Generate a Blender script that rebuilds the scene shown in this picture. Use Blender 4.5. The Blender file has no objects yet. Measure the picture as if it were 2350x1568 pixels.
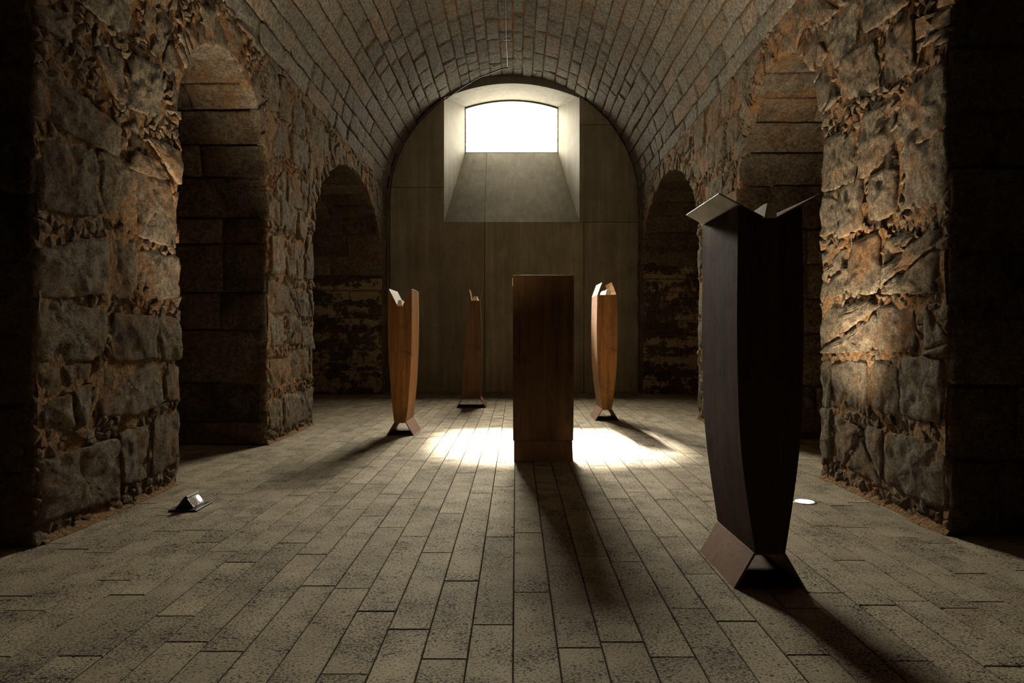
import bpy, math, random
import numpy as np
from mathutils import Vector

PI = math.pi
rnd = random.Random(7)
SC = bpy.context.scene
COL = SC.collection

# ------------------------------------------------------------------ camera
F, VX, VY, HC = 1580.0, 1184.0, 770.0, 1.2      # pixels of a 2350x1568 frame, camera height in metres
cd = bpy.data.cameras.new('camera')
cam = bpy.data.objects.new('camera', cd)
COL.objects.link(cam)
cam.location = (0, 0, HC)
cam.rotation_euler = (PI / 2, 0, 0)
cd.sensor_width = 36.0
cd.lens = 36.0 * F / 2350.0
cd.shift_x = -(VX - 1175.0) / 2350.0
cd.shift_y = -(784.0 - VY) / 2350.0
cd.clip_start = 0.05
SC.camera = cam

# ------------------------------------------------------------------ colour management and daylight
SC.view_settings.view_transform = 'Standard'
SC.view_settings.look = 'None'
SC.view_settings.gamma = 1.0
SC.view_settings.use_curve_mapping = False
SC.view_settings.exposure = 0.6
SC.cycles.max_bounces = 10
SC.cycles.diffuse_bounces = 7
SC.cycles.sample_clamp_indirect = 6.0
SC.cycles.caustics_reflective = False
SC.cycles.caustics_refractive = False

SKY_BASE, SKY_GLOW, GLOW_ANGLE = 12.0, 255.0, 18.0      # hazy sky, brightest round the sun
SUN_DIR = Vector((0.50, -8.0, -5.94))
w = bpy.data.worlds.new('overcast_sky')
SC.world = w
w.use_nodes = True
bg = w.node_tree.nodes['Background']
_nt = w.node_tree
_tc = _nt.nodes.new('ShaderNodeTexCoord')
_vm = _nt.nodes.new('ShaderNodeVectorMath'); _vm.operation = 'DOT_PRODUCT'
_vm.inputs[1].default_value = -SUN_DIR.normalized()
_nt.links.new(_tc.outputs['Generated'], _vm.inputs[0])
def _wm(op, a, b=0.0):
    m = _nt.nodes.new('ShaderNodeMath'); m.operation = op
    for sck, v in ((m.inputs[0], a), (m.inputs[1], b)):
        if isinstance(v, (int, float)): sck.default_value = v
        else: _nt.links.new(v, sck)
    return m.outputs[0]
_ang = _wm('DIVIDE', _wm('ARCCOSINE', _wm('MINIMUM', _vm.outputs['Value'], 1.0)), math.radians(GLOW_ANGLE))
_gl = _wm('EXPONENT', _wm('MULTIPLY', _wm('MULTIPLY', _ang, _ang), -1.0))
_nt.links.new(_wm('MULTIPLY_ADD', _gl, SKY_GLOW), bg.inputs[1])
bg.inputs[0].default_value = (1.0, 0.90, 0.70, 1)
_add = bg.inputs[1].links[0].from_node
_add.inputs[2].default_value = SKY_BASE
_sz = _nt.nodes.new('ShaderNodeSeparateXYZ'); _nt.links.new(_tc.outputs['Generated'], _sz.inputs[0])
_up = _nt.nodes.new('ShaderNodeMapRange')          # the ground outside is darker than the sky
_up.inputs['From Min'].default_value = -0.03; _up.inputs['From Max'].default_value = 0.03
_up.inputs['To Min'].default_value = 0.5; _up.inputs['To Max'].default_value = 1.0
_nt.links.new(_sz.outputs[2], _up.inputs['Value'])
_nt.links.new(_wm('MULTIPLY', _add.outputs[0], _up.outputs['Result']), bg.inputs[1])

pl = bpy.data.lights.new('window_portal', 'AREA')
pl.shape = 'RECTANGLE'; pl.size = 2.12; pl.size_y = 1.2
pl.cycles.is_portal = True
po = bpy.data.objects.new('window_portal', pl)
COL.objects.link(po)
po.location = (-0.1, 15.7, 5.94)
po.rotation_euler = (-PI / 2, 0, 0)

sl = bpy.data.lights.new('sun', 'SUN')
sl.energy = 95.0
sl.angle = math.radians(5.2)
sl.color = (1.0, 0.90, 0.72)
so = bpy.data.objects.new('sun', sl)
COL.objects.link(so)
so.rotation_euler = SUN_DIR.to_track_quat('-Z', 'Y').to_euler()

# ------------------------------------------------------------------ materials
def nodes_of(name):
    m = bpy.data.materials.new(name)
    m.use_nodes = True
    nt = m.node_tree
    b = nt.nodes['Principled BSDF']
    return m, nt, b

def N(nt, typ, **kw):
    n = nt.nodes.new(typ)
    for k, v in kw.items():
        if k.startswith('_'):
            n.inputs[k[1:].replace('_', ' ')].default_value = v
        else:
            setattr(n, k, v)
    return n

def ramp(nt, src, stops, interp='LINEAR'):
    r = nt.nodes.new('ShaderNodeValToRGB')
    r.color_ramp.interpolation = interp
    e = r.color_ramp.elements
    while len(e) < len(stops):
        e.new(0.5)
    for i, (p, c) in enumerate(stops):
        e[i].position = p
        e[i].color = (c, c, c, 1) if isinstance(c, (int, float)) else (*c, 1)
    nt.links.new(src, r.inputs[0])
    return r.outputs[0]

def mix(nt, fac, a, b, mode='MIX'):
    m = nt.nodes.new('ShaderNodeMix')
    m.data_type = 'RGBA'; m.blend_type = mode; m.clamp_factor = True
    for s, v in ((m.inputs[0], fac), (m.inputs[6], a), (m.inputs[7], b)):
        if isinstance(v, (int, float)):
            s.default_value = v if s.type == 'VALUE' else (v, v, v, 1)
        elif isinstance(v, tuple):
            s.default_value = (*v, 1)
        else:
            nt.links.new(v, s)
    return m.outputs[2]

def mth(nt, op, a, b=0.0):
    m = nt.nodes.new('ShaderNodeMath'); m.operation = op
    for s, v in ((m.inputs[0], a), (m.inputs[1], b)):
        if isinstance(v, (int, float)): s.default_value = v
        else: nt.links.new(v, s)
    return m.outputs[0]

def pos(nt, scale=(1, 1, 1), obj=False):
    if obj:
        src = N(nt, 'ShaderNodeTexCoord').outputs['Object']
    else:
        src = N(nt, 'ShaderNodeNewGeometry').outputs['Position']
    mp = N(nt, 'ShaderNodeMapping')
    mp.inputs['Scale'].default_value = scale
    nt.links.new(src, mp.inputs[0])
    return mp.outputs[0]

def noise(nt, vec, scale, detail=4, rough=0.6, dist=0.0, out='Fac', kind=None):
    n = N(nt, 'ShaderNodeTexNoise')
    if kind: n.noise_type = kind
    nt.links.new(vec, n.inputs['Vector'])
    n.inputs['Scale'].default_value = scale
    n.inputs['Detail'].default_value = detail
    n.inputs['Roughness'].default_value = rough
    n.inputs['Distortion'].default_value = dist
    return n.outputs[out]

def voro(nt, vec, scale, feature='F1', rand=1.0):
    n = N(nt, 'ShaderNodeTexVoronoi', feature=feature)
    nt.links.new(vec, n.inputs['Vector'])
    n.inputs['Scale'].default_value = scale
    n.inputs['Randomness'].default_value = rand
    return n

def bump(nt, h, dist, strength=1.0, normal=None):
    b = N(nt, 'ShaderNodeBump')
    b.inputs['Strength'].default_value = strength
    b.inputs['Distance'].default_value = dist
    nt.links.new(h, b.inputs['Height'])
    if normal is not None: nt.links.new(normal, b.inputs['Normal'])
    return b.outputs[0]

def attr(nt, name='tint'):
    a = N(nt, 'ShaderNodeAttribute', attribute_name=name)
    return a.outputs['Fac']

def stone_mat(name, cols, ochre, ochre_amt, pit=0.5, relief=1.0, patch=None):
    m, nt, b = nodes_of(name)
    p = pos(nt)
    t = attr(nt)
    shift = N(nt, 'ShaderNodeVectorMath', operation='MULTIPLY_ADD')
    cmb = N(nt, 'ShaderNodeCombineXYZ')
    nt.links.new(t, cmb.inputs[0]); nt.links.new(t, cmb.inputs[1]); nt.links.new(t, cmb.inputs[2])
    nt.links.new(cmb.outputs[0], shift.inputs[0])
    shift.inputs[1].default_value = (7, 5, 3)
    nt.links.new(p, shift.inputs[2])
    q = shift.outputs[0]
    base = ramp(nt, t, [(i / (len(cols) - 1), c) for i, c in enumerate(cols)])
    big = noise(nt, q, 3.0, 5, 0.65)
    med = noise(nt, q, 22.0, 6, 0.7)
    fine = noise(nt, q, 72.0, 5, 0.75)
    c = mix(nt, ramp(nt, big, [(0.38, 0.0), (0.64, 1.0)]), base, mix(nt, 0.5, base, (0.50, 0.45, 0.37)), 'MIX')
    c = mix(nt, 1.0, c, ramp(nt, med, [(0.34, 0.42), (0.60, 1.22)]), 'MULTIPLY')
    c = mix(nt, 1.0, c, ramp(nt, fine, [(0.36, 0.50), (0.60, 1.22)]), 'MULTIPLY')
    och = noise(nt, p, 2.1, 6, 0.72, 0.4)
    f = mth(nt, 'MULTIPLY', ramp(nt, och, [(0.50, 0.0), (0.62, 1.0)]), ochre_amt)
    c = mix(nt, f, c, mix(nt, med, ochre, (ochre[0] * 1.5, ochre[1] * 1.4, ochre[2] * 1.2)))
    pits = voro(nt, q, 58.0)
    pv = ramp(nt, pits.outputs['Distance'], [(0.10, 0.0), (0.30, 1.0)])
    pmask = ramp(nt, noise(nt, q, 9.0, 3, 0.6), [(0.42, 0.0), (0.60, pit)])
    c = mix(nt, pmask, c, mix(nt, 1.0, c, pv, 'MULTIPLY'))
    if patch:
        # flaked limewash, with an outline of its own, over dark damp stone
        pf = noise(nt, p, 5.0, 8, 0.78, 0.3)
        zz = N(nt, 'ShaderNodeSeparateXYZ'); nt.links.new(p, zz.inputs[0])
        band = noise(nt, pos(nt, (0.3, 0.3, 1.6)), 2.2, 3, 0.5)
        s = mth(nt, 'ADD', mth(nt, 'MULTIPLY', band, 0.75), mth(nt, 'MULTIPLY', pf, 0.9))
        c = mix(nt, ramp(nt, s, [(0.81, 0.0), (0.86, 0.9)]), mix(nt, 1.0, c, patch[0], 'MULTIPLY'), patch[1])
    nt.links.new(c, b.inputs['Base Color'])
    b.inputs['Roughness'].default_value = 0.93
    b.inputs['Specular IOR Level'].default_value = 0.2
    ridg = noise(nt, q, 7.0, 8, 0.62, 0.5)
    h = mth(nt, 'ADD', mth(nt, 'MULTIPLY', ridg, 1.0), mth(nt, 'MULTIPLY', med, 0.55))
    h = mth(nt, 'ADD', h, mth(nt, 'MULTIPLY', mth(nt, 'MULTIPLY', pmask, pv), 0.30))
    n1 = bump(nt, h, 0.14 * relief, 1.0)
    n2 = bump(nt, fine, 0.034 * relief, 1.0, n1)
    nt.links.new(n2, b.inputs['Normal'])
    return m

GREYS = [(0.21, 0.168, 0.118), (0.37, 0.315, 0.235), (0.27, 0.21, 0.14), (0.44, 0.375, 0.28), (0.31, 0.225, 0.14)]
OCHRE = (0.34, 0.165, 0.06)
M_rubble = stone_mat('rough_basalt_rubble', GREYS, OCHRE, 0.55, 0.8, 1.0)
M_chink = stone_mat('small_chinking_stone', [(0.26, 0.17, 0.10), (0.36, 0.28, 0.19), (0.33, 0.18, 0.08), (0.30, 0.25, 0.18)], OCHRE, 0.8, 0.4, 0.7)
M_vault = stone_mat('vault_basalt', [(0.32, 0.32, 0.295), (0.43, 0.43, 0.39), (0.37, 0.35, 0.30), (0.49, 0.485, 0.43), (0.31, 0.31, 0.285), (0.60, 0.47, 0.38)], (0.34, 0.20, 0.10), 0.3, 0.6, 0.8)
M_ashlar = stone_mat('damp_ashlar', [(0.13, 0.098, 0.065), (0.34, 0.26, 0.165), (0.10, 0.08, 0.055), (0.30, 0.21, 0.125), (0.40, 0.32, 0.21), (0.17, 0.13, 0.085)], (0.26, 0.14, 0.05), 0.5, 0.8, 0.6)
M_flaked = stone_mat('limewashed_ashlar', [(0.34, 0.27, 0.165), (0.50, 0.40, 0.25), (0.28, 0.22, 0.14)], (0.26, 0.14, 0.05), 0.3, 0.8, 0.6,
                     patch=((0.42, 0.42, 0.36), (0.78, 0.62, 0.40)))

def mortar_mat(name, a, c2, relief=1.0):
    m, nt, b = nodes_of(name)
    p = pos(nt)
    n1 = noise(nt, p, 6.0, 7, 0.7, 0.3)
    n2 = noise(nt, p, 45.0, 5, 0.7)
    v = voro(nt, p, 26.0)
    c = mix(nt, ramp(nt, n1, [(0.35, 0.0), (0.65, 1.0)]), a, c2)
    c = mix(nt, 1.0, c, ramp(nt, n2, [(0.3, 0.45), (0.65, 1.25)]), 'MULTIPLY')
    nt.links.new(c, b.inputs['Base Color'])
    b.inputs['Roughness'].default_value = 0.95
    b.inputs['Specular IOR Level'].default_value = 0.1
    h = mth(nt, 'ADD', mth(nt, 'MULTIPLY', n1, 0.9), mth(nt, 'MULTIPLY', n2, 0.4))
    h = mth(nt, 'SUBTRACT', h, mth(nt, 'MULTIPLY', v.outputs['Distance'], 0.35))
    nt.links.new(bump(nt, h, 0.05 * relief), b.inputs['Normal'])
    return m

M_mortar = mortar_mat('ochre_earth_mortar', (0.34, 0.195, 0.09), (0.235, 0.15, 0.085))
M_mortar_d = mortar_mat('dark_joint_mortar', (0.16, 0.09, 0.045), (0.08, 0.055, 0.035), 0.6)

def floor_mat():
    m, nt, b = nodes_of('pitted_stone_paving')
    p = pos(nt)
    t = attr(nt)
    cmb = N(nt, 'ShaderNodeCombineXYZ')
    nt.links.new(t, cmb.inputs[0]); nt.links.new(t, cmb.inputs[1])
    sh = N(nt, 'ShaderNodeVectorMath', operation='MULTIPLY_ADD')
    nt.links.new(cmb.outputs[0], sh.inputs[0]); sh.inputs[1].default_value = (31, 17, 0); nt.links.new(p, sh.inputs[2])
    q = sh.outputs[0]
    base = ramp(nt, t, [(0.0, (0.30, 0.252, 0.180)), (0.3, (0.36, 0.305, 0.222)), (0.6, (0.325, 0.27, 0.192)), (0.85, (0.40, 0.345, 0.255)), (1.0, (0.38, 0.32, 0.22))])
    cloud = noise(nt, q, 4.0, 5, 0.6)
    c = mix(nt, 1.0, base, ramp(nt, cloud, [(0.3, 0.80), (0.7, 1.14)]), 'MULTIPLY')
    stain = noise(nt, q, 1.6, 4, 0.6)
    c = mix(nt, mth(nt, 'MULTIPLY', ramp(nt, stain, [(0.60, 0.0), (0.74, 1.0)]), 0.35), c, (0.36, 0.25, 0.13))
    # pores: thresholded noise at two sizes, gathered where the stone is open-grained
    open_ = ramp(nt, noise(nt, q, 3.2, 4, 0.65), [(0.38, 0.0), (0.66, 1.0)])
    f1 = noise(nt, pos_scaled(nt, q, (0.7, 1.0, 1.0)), 120.0, 4, 0.72)
    thr = mth(nt, 'ADD', f1, mth(nt, 'MULTIPLY', open_, 0.10))
    fine = ramp(nt, thr, [(0.575, 1.0), (0.635, 0.2)])
    f2 = noise(nt, pos_scaled(nt, q, (0.7, 1.0, 1.0)), 44.0, 2, 0.6)
    thr2 = mth(nt, 'ADD', f2, mth(nt, 'MULTIPLY', open_, 0.10))
    big = ramp(nt, thr2, [(0.69, 1.0), (0.72, 0.05)])
    pits = mth(nt, 'MULTIPLY', fine, big)
    c = mix(nt, 1.0, c, pits, 'MULTIPLY')
    nt.links.new(c, b.inputs['Base Color'])
    b.inputs['Roughness'].default_value = 0.80
    b.inputs['Specular IOR Level'].default_value = 0.25
    h = mth(nt, 'ADD', mth(nt, 'MULTIPLY', pits, 0.5), mth(nt, 'MULTIPLY', cloud, 0.8))
    nt.links.new(bump(nt, h, 0.014), b.inputs['Normal'])
    return m

def pos_scaled(nt, vec, s):
    mp = N(nt, 'ShaderNodeMapping'); mp.inputs['Scale'].default_value = s
    nt.links.new(vec, mp.inputs[0])
    return mp.outputs[0]

M_floor = floor_mat()

def concrete_mat():
    m, nt, b = nodes_of('board_cast_concrete')
    p = pos(nt); t = attr(nt)
    c0 = ramp(nt, t, [(0.0, (0.21, 0.195, 0.155)), (1.0, (0.36, 0.32, 0.24))])  # low tint darkens the recess faces against strong window light
    cl = noise(nt, p, 1.3, 6, 0.65)
    c = mix(nt, 1.0, c0, ramp(nt, cl, [(0.3, 0.72), (0.7, 1.2)]), 'MULTIPLY')
    streak = noise(nt, pos(nt, (9.0, 9.0, 0.45)), 1.0, 6, 0.7)
    c = mix(nt, 1.0, c, ramp(nt, streak, [(0.35, 0.80), (0.55, 1.0), (0.72, 1.35)]), 'MULTIPLY')
    grain = noise(nt, p, 120.0, 3, 0.7)
    c = mix(nt, 1.0, c, ramp(nt, grain, [(0.3, 0.82), (0.7, 1.15)]), 'MULTIPLY')
    dots = ramp(nt, noise(nt, p, 16.0, 3, 0.5), [(0.66, 1.0), (0.74, 0.6)])
    c = mix(nt, 1.0, c, dots, 'MULTIPLY')
    nt.links.new(c, b.inputs['Base Color'])
    b.inputs['Roughness'].default_value = 0.72
    h = mth(nt, 'ADD', cl, mth(nt, 'MULTIPLY', grain, 0.15))
    nt.links.new(bump(nt, h, 0.01, 0.6), b.inputs['Normal'])
    return m
M_conc = concrete_mat()

def rust_mat(name, a, b_, c_, metal=0.35, rough=0.48, spec=0.5):
    m, nt, b = nodes_of(name)
    p = pos(nt, (1, 1, 1), True)
    s = noise(nt, pos(nt, (16.0, 16.0, 0.55), True), 1.0, 6, 0.65, 0.3)
    f = noise(nt, pos(nt, (150.0, 150.0, 6.0), True), 1.0, 3, 0.6)
    cl = noise(nt, p, 3.5, 6, 0.65, 0.6)
    sp = noise(nt, p, 260.0, 2, 0.6)
    c = mix(nt, ramp(nt, s, [(0.35, 0.0), (0.66, 1.0)]), a, b_)
    c = mix(nt, ramp(nt, cl, [(0.52, 0.0), (0.72, 0.75)]), c, c_)
    c = mix(nt, 1.0, c, ramp(nt, f, [(0.32, 0.78), (0.66, 1.18)]), 'MULTIPLY')
    c = mix(nt, 1.0, c, ramp(nt, sp, [(0.35, 0.85), (0.65, 1.12)]), 'MULTIPLY')
    nt.links.new(c, b.inputs['Base Color'])
    b.inputs['Metallic'].default_value = metal
    b.inputs['Specular IOR Level'].default_value = spec
    r = ramp(nt, cl, [(0.3, rough - 0.08), (0.7, rough + 0.14)])
    nt.links.new(r, b.inputs['Roughness'])
    nt.links.new(bump(nt, mth(nt, 'ADD', sp, mth(nt, 'MULTIPLY', cl, 2.0)), 0.0016), b.inputs['Normal'])
    return m
M_rust = rust_mat('weathering_steel', (0.145, 0.058, 0.015), (0.34, 0.150, 0.036), (0.060, 0.028, 0.012))
M_rust_dark = rust_mat('shade_darkened_steel', (0.045, 0.026, 0.014), (0.085, 0.043, 0.020), (0.030, 0.020, 0.014), 0.0, 0.7, 0.15)  # shaded copy of the steel: near sculpture's unlit front put into the colour
M_rust_mid = rust_mat('brown_weathering_steel', (0.070, 0.031, 0.011), (0.160, 0.072, 0.020), (0.040, 0.021, 0.011))
M_rust_base = rust_mat('matt_brown_steel', (0.17, 0.080, 0.042), (0.22, 0.105, 0.055), (0.13, 0.065, 0.04), 0.15, 0.62)
M_wing = rust_mat('grey_brushed_steel', (0.16, 0.135, 0.10), (0.22, 0.18, 0.13), (0.11, 0.088, 0.064), 0.3, 0.5)

def plain(name, col, rough=0.6, metal=0.0, em=None, es=0.0):
    m, nt, b = nodes_of(name)
    n = noise(nt, pos(nt, (1, 1, 1), True), 60.0, 4, 0.6)
    c = mix(nt, 1.0, tuple(col), ramp(nt, n, [(0.3, 0.85), (0.7, 1.1)]), 'MULTIPLY')
    nt.links.new(c, b.inputs['Base Color'])
    b.inputs['Roughness'].default_value = rough
    b.inputs['Metallic'].default_value = metal
    if em:
        b.inputs['Emission Color'].default_value = (*em, 1)
        b.inputs['Emission Strength'].default_value = es
    return m
M_block = plain('pale_limestone', (0.66, 0.61, 0.49), 0.8)
M_cable = plain('dark_cable_sheath', (0.035, 0.042, 0.038), 0.5)
M_conduit = plain('grey_green_conduit', (0.07, 0.09, 0.085), 0.5)
M_black = plain('black_powder_coat', (0.018, 0.018, 0.018), 0.55)
M_frame = plain('dark_window_metal', (0.06, 0.065, 0.07), 0.5, 0.3)
M_cream = plain('cream_lamp_bezel', (0.55, 0.48, 0.36), 0.5)
M_lensoff = plain('grey_unlit_lens', (0.20, 0.17, 0.13), 0.25)
M_lit = plain('lit_lamp_lens', (0.9, 0.9, 0.9), 0.3, 0, (0.92, 0.96, 1.0), 7.0)
M_litwarm = plain('lit_ground_lens', (0.9, 0.85, 0.8), 0.3, 0, (1.0, 0.88, 0.76), 5.0)
M_ring = plain('brushed_steel_ring', (0.42, 0.42, 0.40), 0.35, 0.8)
M_dark = plain('dark_render', (0.05, 0.038, 0.026), 0.95)

gm, gnt, gb = nodes_of('clear_window_glass')
gnt.nodes.remove(gb)
tr = N(gnt, 'ShaderNodeBsdfTransparent'); tr.inputs[0].default_value = (0.97, 0.98, 0.98, 1)
gl = N(gnt, 'ShaderNodeBsdfGlossy'); gl.inputs['Roughness'].default_value = 0.02
ms = N(gnt, 'ShaderNodeMixShader'); ms.inputs[0].default_value = 0.05
gnt.links.new(tr.outputs[0], ms.inputs[1]); gnt.links.new(gl.outputs[0], ms.inputs[2])
gnt.links.new(ms.outputs[0], gnt.nodes['Material Output'].inputs[0])
M_glass = gm

# ------------------------------------------------------------------ helpers
def hash3(ix, iy, iz):
    h = (ix * 374761393 + iy * 668265263 + iz * 2147483647) & 0xffffffff
    h = ((h ^ (h >> 13)) * 1274126177) & 0xffffffff
    h = (h ^ (h >> 16)) & 0xffff
    return h / 65535.0

def vnoise(P, s):
    Q = P * s
    I = np.floor(Q).astype(np.int64)
    f = Q - I
    f = f * f * (3 - 2 * f)
    o = 0
    for dx in (0, 1):
        for dy in (0, 1):
            for dz in (0, 1):
                wgt = (f[:, 0] if dx else 1 - f[:, 0]) * (f[:, 1] if dy else 1 - f[:, 1]) * (f[:, 2] if dz else 1 - f[:, 2])
                o = o + wgt * hash3(I[:, 0] + dx, I[:, 1] + dy, I[:, 2] + dz)
    return o * 2 - 1

def fbm(P, s, octs=3):
    a, o, tot = 1.0, 0, 0
    for k in range(octs):
        o = o + a * vnoise(P + 13.7 * k, s * 2 ** k)
        tot += a
        a *= 0.55
    return o / tot

def mesh_obj(name, V, Fc, mat, parent=None, tint=None, smooth=False, origin=None, kind=None):
    me = bpy.data.meshes.new(name)
    V = np.asarray(V, dtype=float)
    if origin is not None:
        V = V - np.asarray(origin)
    me.from_pydata(V.tolist(), [], Fc)
    me.materials.append(mat)
    if tint is not None:
        a = me.attributes.new('tint', 'FLOAT', 'POINT')
        t = np.full(len(V), tint, dtype=np.float32) if np.isscalar(tint) else np.asarray(tint, dtype=np.float32)
        a.data.foreach_set('value', t)
    if smooth:
        me.polygons.foreach_set('use_smooth', [True] * len(me.polygons))
    me.update()
    o = bpy.data.objects.new(name, me)
    COL.objects.link(o)
    if origin is not None:
        o.location = origin
    if parent is not None:
        o.parent = parent
    if kind: o['kind'] = kind
    return o

def tag(o, label=None, cat=None, group=None, kind=None):
    if label: o['label'] = label
    if cat: o['category'] = cat
    if group: o['group'] = group
    if kind: o['kind'] = kind
    return o

def empty(name, loc=(0, 0, 0), rz=0.0):
    o = bpy.data.objects.new(name, None)
    o.empty_display_size = 0.2
    COL.objects.link(o)
    o.location = loc
    o.rotation_euler = (0, 0, rz)
    return o

def clip(poly, n, d):
    """keep the side n.p >= d of a polygon (list of (u, v))"""
    out = []
    L = len(poly)
    for i in range(L):
        a, b = poly[i], poly[(i + 1) % L]
        da = n[0] * a[0] + n[1] * a[1] - d
        db = n[0] * b[0] + n[1] * b[1] - d
        if da >= 0: out.append(a)
        if (da > 0 and db < 0) or (da < 0 and db > 0):
            t = da / (da - db)
            out.append((a[0] + (b[0] - a[0]) * t, a[1] + (b[1] - a[1]) * t))
    return out

def area(p):
    return 0.5 * sum(p[i][0] * p[(i + 1) % len(p)][1] - p[(i + 1) % len(p)][0] * p[i][1] for i in range(len(p)))

def cen(p):
    return (sum(q[0] for q in p) / len(p), sum(q[1] for q in p) / len(p))

def shrink(poly, g):
    c = cen(poly)
    L = len(poly); out = list(poly)
    if area(poly) < 0: poly = poly[::-1]; out = list(poly)
    for i in range(L):
        a, b = poly[i], poly[(i + 1) % L]
        ex, ey = b[0] - a[0], b[1] - a[1]
        l = math.hypot(ex, ey)
        if l < 1e-6: continue
        n = (-ey / l, ex / l)
        out = clip(out, n, n[0] * a[0] + n[1] * a[1] + g)
        if len(out) < 3: return None
    return out

# ------------------------------------------------------------------ stones
class Bag:
    """collects stones of one wall; the 300 that show largest become parts, the rest one mesh"""
    def __init__(self): self.items = []
    def add(self, poly, mapf, proud, rough, mat, back=0.04, bevel=0.012, seg=0.045, cut=True, tint=None, soft=1, lean=0.03, fine=False):
        if poly is None or len(poly) < 3: return
        A = area(poly)
        if A < 0: poly = poly[::-1]; A = -A
        if A < 0.0006: return
        # resample and soften the outline
        for _ in range(soft):
            q = []
            for i in range(len(poly)):
                a, b = poly[i], poly[(i + 1) % len(poly)]
                l = math.hypot(b[0] - a[0], b[1] - a[1])
                if l < 1e-6: continue
                k = min(0.25, 0.016 / l)
                q.append((a[0] + (b[0] - a[0]) * k, a[1] + (b[1] - a[1]) * k))
                q.append((b[0] - (b[0] - a[0]) * k, b[1] - (b[1] - a[1]) * k))
            poly = q
        pts = []
        for i in range(len(poly)):
            a, b = poly[i], poly[(i + 1) % len(poly)]
            l = math.hypot(b[0] - a[0], b[1] - a[1])
            k = max(1, int(l / seg))
            for j in range(k):
                pts.append((a[0] + (b[0] - a[0]) * j / k, a[1] + (b[1] - a[1]) * j / k))
        R = math.sqrt(A / PI)
        c = cen(pts)
        n = len(pts)
        if n < 3: return
        U = np.array(pts); C = np.array(c)
        nr = max(1, min(7, int(R / 0.032))) if fine else max(1, min(5, int(R / 0.05)))
        rings = [(1.0, -back), (1.0, proud - bevel * 1.3)]
        s0 = max(0.6, 1 - bevel / R)
        for k in range(nr):
            s = s0 * (1 - k / nr)
            rings.append((s, proud + 0.012 * (1 - s) * min(1, R / 0.15)))
        gx, gy = rnd.gauss(0, lean), rnd.gauss(0, lean)
        V = []; W = []
        for ri, (s, d) in enumerate(rings):
            P = C + (U - C) * s
            dd = d + (0 if ri == 0 else 1) * ((P[:, 0] - c[0]) * gx + (P[:, 1] - c[1]) * gy)
            V.append(mapf(P[:, 0], P[:, 1], dd))
            W.append(mapf(P[:, 0], P[:, 1], dd + 1.0) - V[-1])
            if ri < 2: W[-1] = W[-1] * (0.0 if ri == 0 else 0.55)
        V.append(mapf(np.array([c[0]]), np.array([c[1]]), np.array([proud + 0.01])))
        W.append(mapf(np.array([c[0]]), np.array([c[1]]), np.array([proud + 1.01])) - V[-1])
        V = np.concatenate(V); W = np.concatenate(W)
        Fc = []
        for r in range(len(rings) - 1):
            for i in range(n):
                j = (i + 1) % n
                Fc.append((r * n + i, r * n + j, (r + 1) * n + j, (r + 1) * n + i))
        last = (len(rings) - 1) * n
        for i in range(n):
            Fc.append((last + i, last + (i + 1) % n, len(V) - 1))
        # orientation check
        f = Fc[-1]
        nn = np.cross(V[f[1]] - V[f[0]], V[f[2]] - V[f[0]])
        if np.dot(nn, W[-1]) < 0: Fc = [t[::-1] for t in Fc]
        ctr = V.mean(0)
        Y = max(ctr[1], 0.5)
        px = 1184 + ctr[0] / Y * F; py = 770 - (ctr[2] - HC) / Y * F
        vis = -60 < px < 2410 and -60 < py < 1628 and ctr[1] > 1.0
        nrm = W[-1]; view = -(ctr - np.array([0, 0, HC])); dist = np.linalg.norm(view)
        face = np.dot(nrm, view) / dist
        size = A * (F / dist) ** 2 * max(face, 0.02) if vis else 0.0
        self.items.append(dict(V=V, W=W, F=Fc, rough=rough, mat=mat, tint=rnd.random() if tint is None else tint, size=size))
    def finish(self, parent, name='stone', limit=296):
        it = self.items
        if not it: return
        allV = np.concatenate([s['V'] for s in it])
        allW = np.concatenate([s['W'] for s in it])
        off = np.concatenate([np.full((len(s['V']), 1), s['tint'] * 40) for s in it])
        amp = np.concatenate([np.full(len(s['V']), s['rough']) for s in it])
        n = fbm(allV + off, 9.0, 4)
        ridge = 1 - np.abs(fbm(allV + off + 31.0, 5.0, 3)) * 2.2
        disp = (n * 1.3 + (ridge - 0.5) * 0.7) * amp
        lat = np.stack([fbm(allV + off + 51, 17.0, 2), fbm(allV + off + 71, 17.0, 2), fbm(allV + off + 91, 17.0, 2)], 1)
        allV = allV + allW * disp[:, None] + lat * (amp * 0.7)[:, None]
        k = 0
        for s in it:
            m = len(s['V']); s['V'] = allV[k:k + m]; k += m
        it.sort(key=lambda s: -s['size'])
        for s in it[:limit]:
            if s['size'] < 60: break
            s['done'] = True
            c = s['V'].mean(0)
            mesh_obj(name, s['V'], s['F'], s['mat'], parent, s['tint'], 'chink' not in s['mat'].name, c)
        rest = [s for s in it if not s.get('done')]
        mats = {}
        for s in rest: mats.setdefault(s['mat'].name, []).append(s)
        for mn, group in mats.items():
            V = []; Fc = []; T = []; base = 0
            for s in group:
                V.append(s['V']); T.append(np.full(len(s['V']), s['tint']))
                Fc.extend([tuple(i + base for i in f) for f in s['F']])
                base += len(s['V'])
            mesh_obj('small_rubble' if 'chink' in mn else 'rough_masonry', np.concatenate(V), Fc, group[0]['mat'], parent, np.concatenate(T), 'chink' not in mn, kind='stuff')

# ------------------------------------------------------------------ building measures
XC, R, ZC = -0.065, 2.673, 4.016
YE = 14.58                                  # face of the concrete end wall
Y0 = -3.5
XL, XR = XC - R, XC + R
ZTOP = 4.30                                 # rubble walls end here, the vault courses begin
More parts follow.
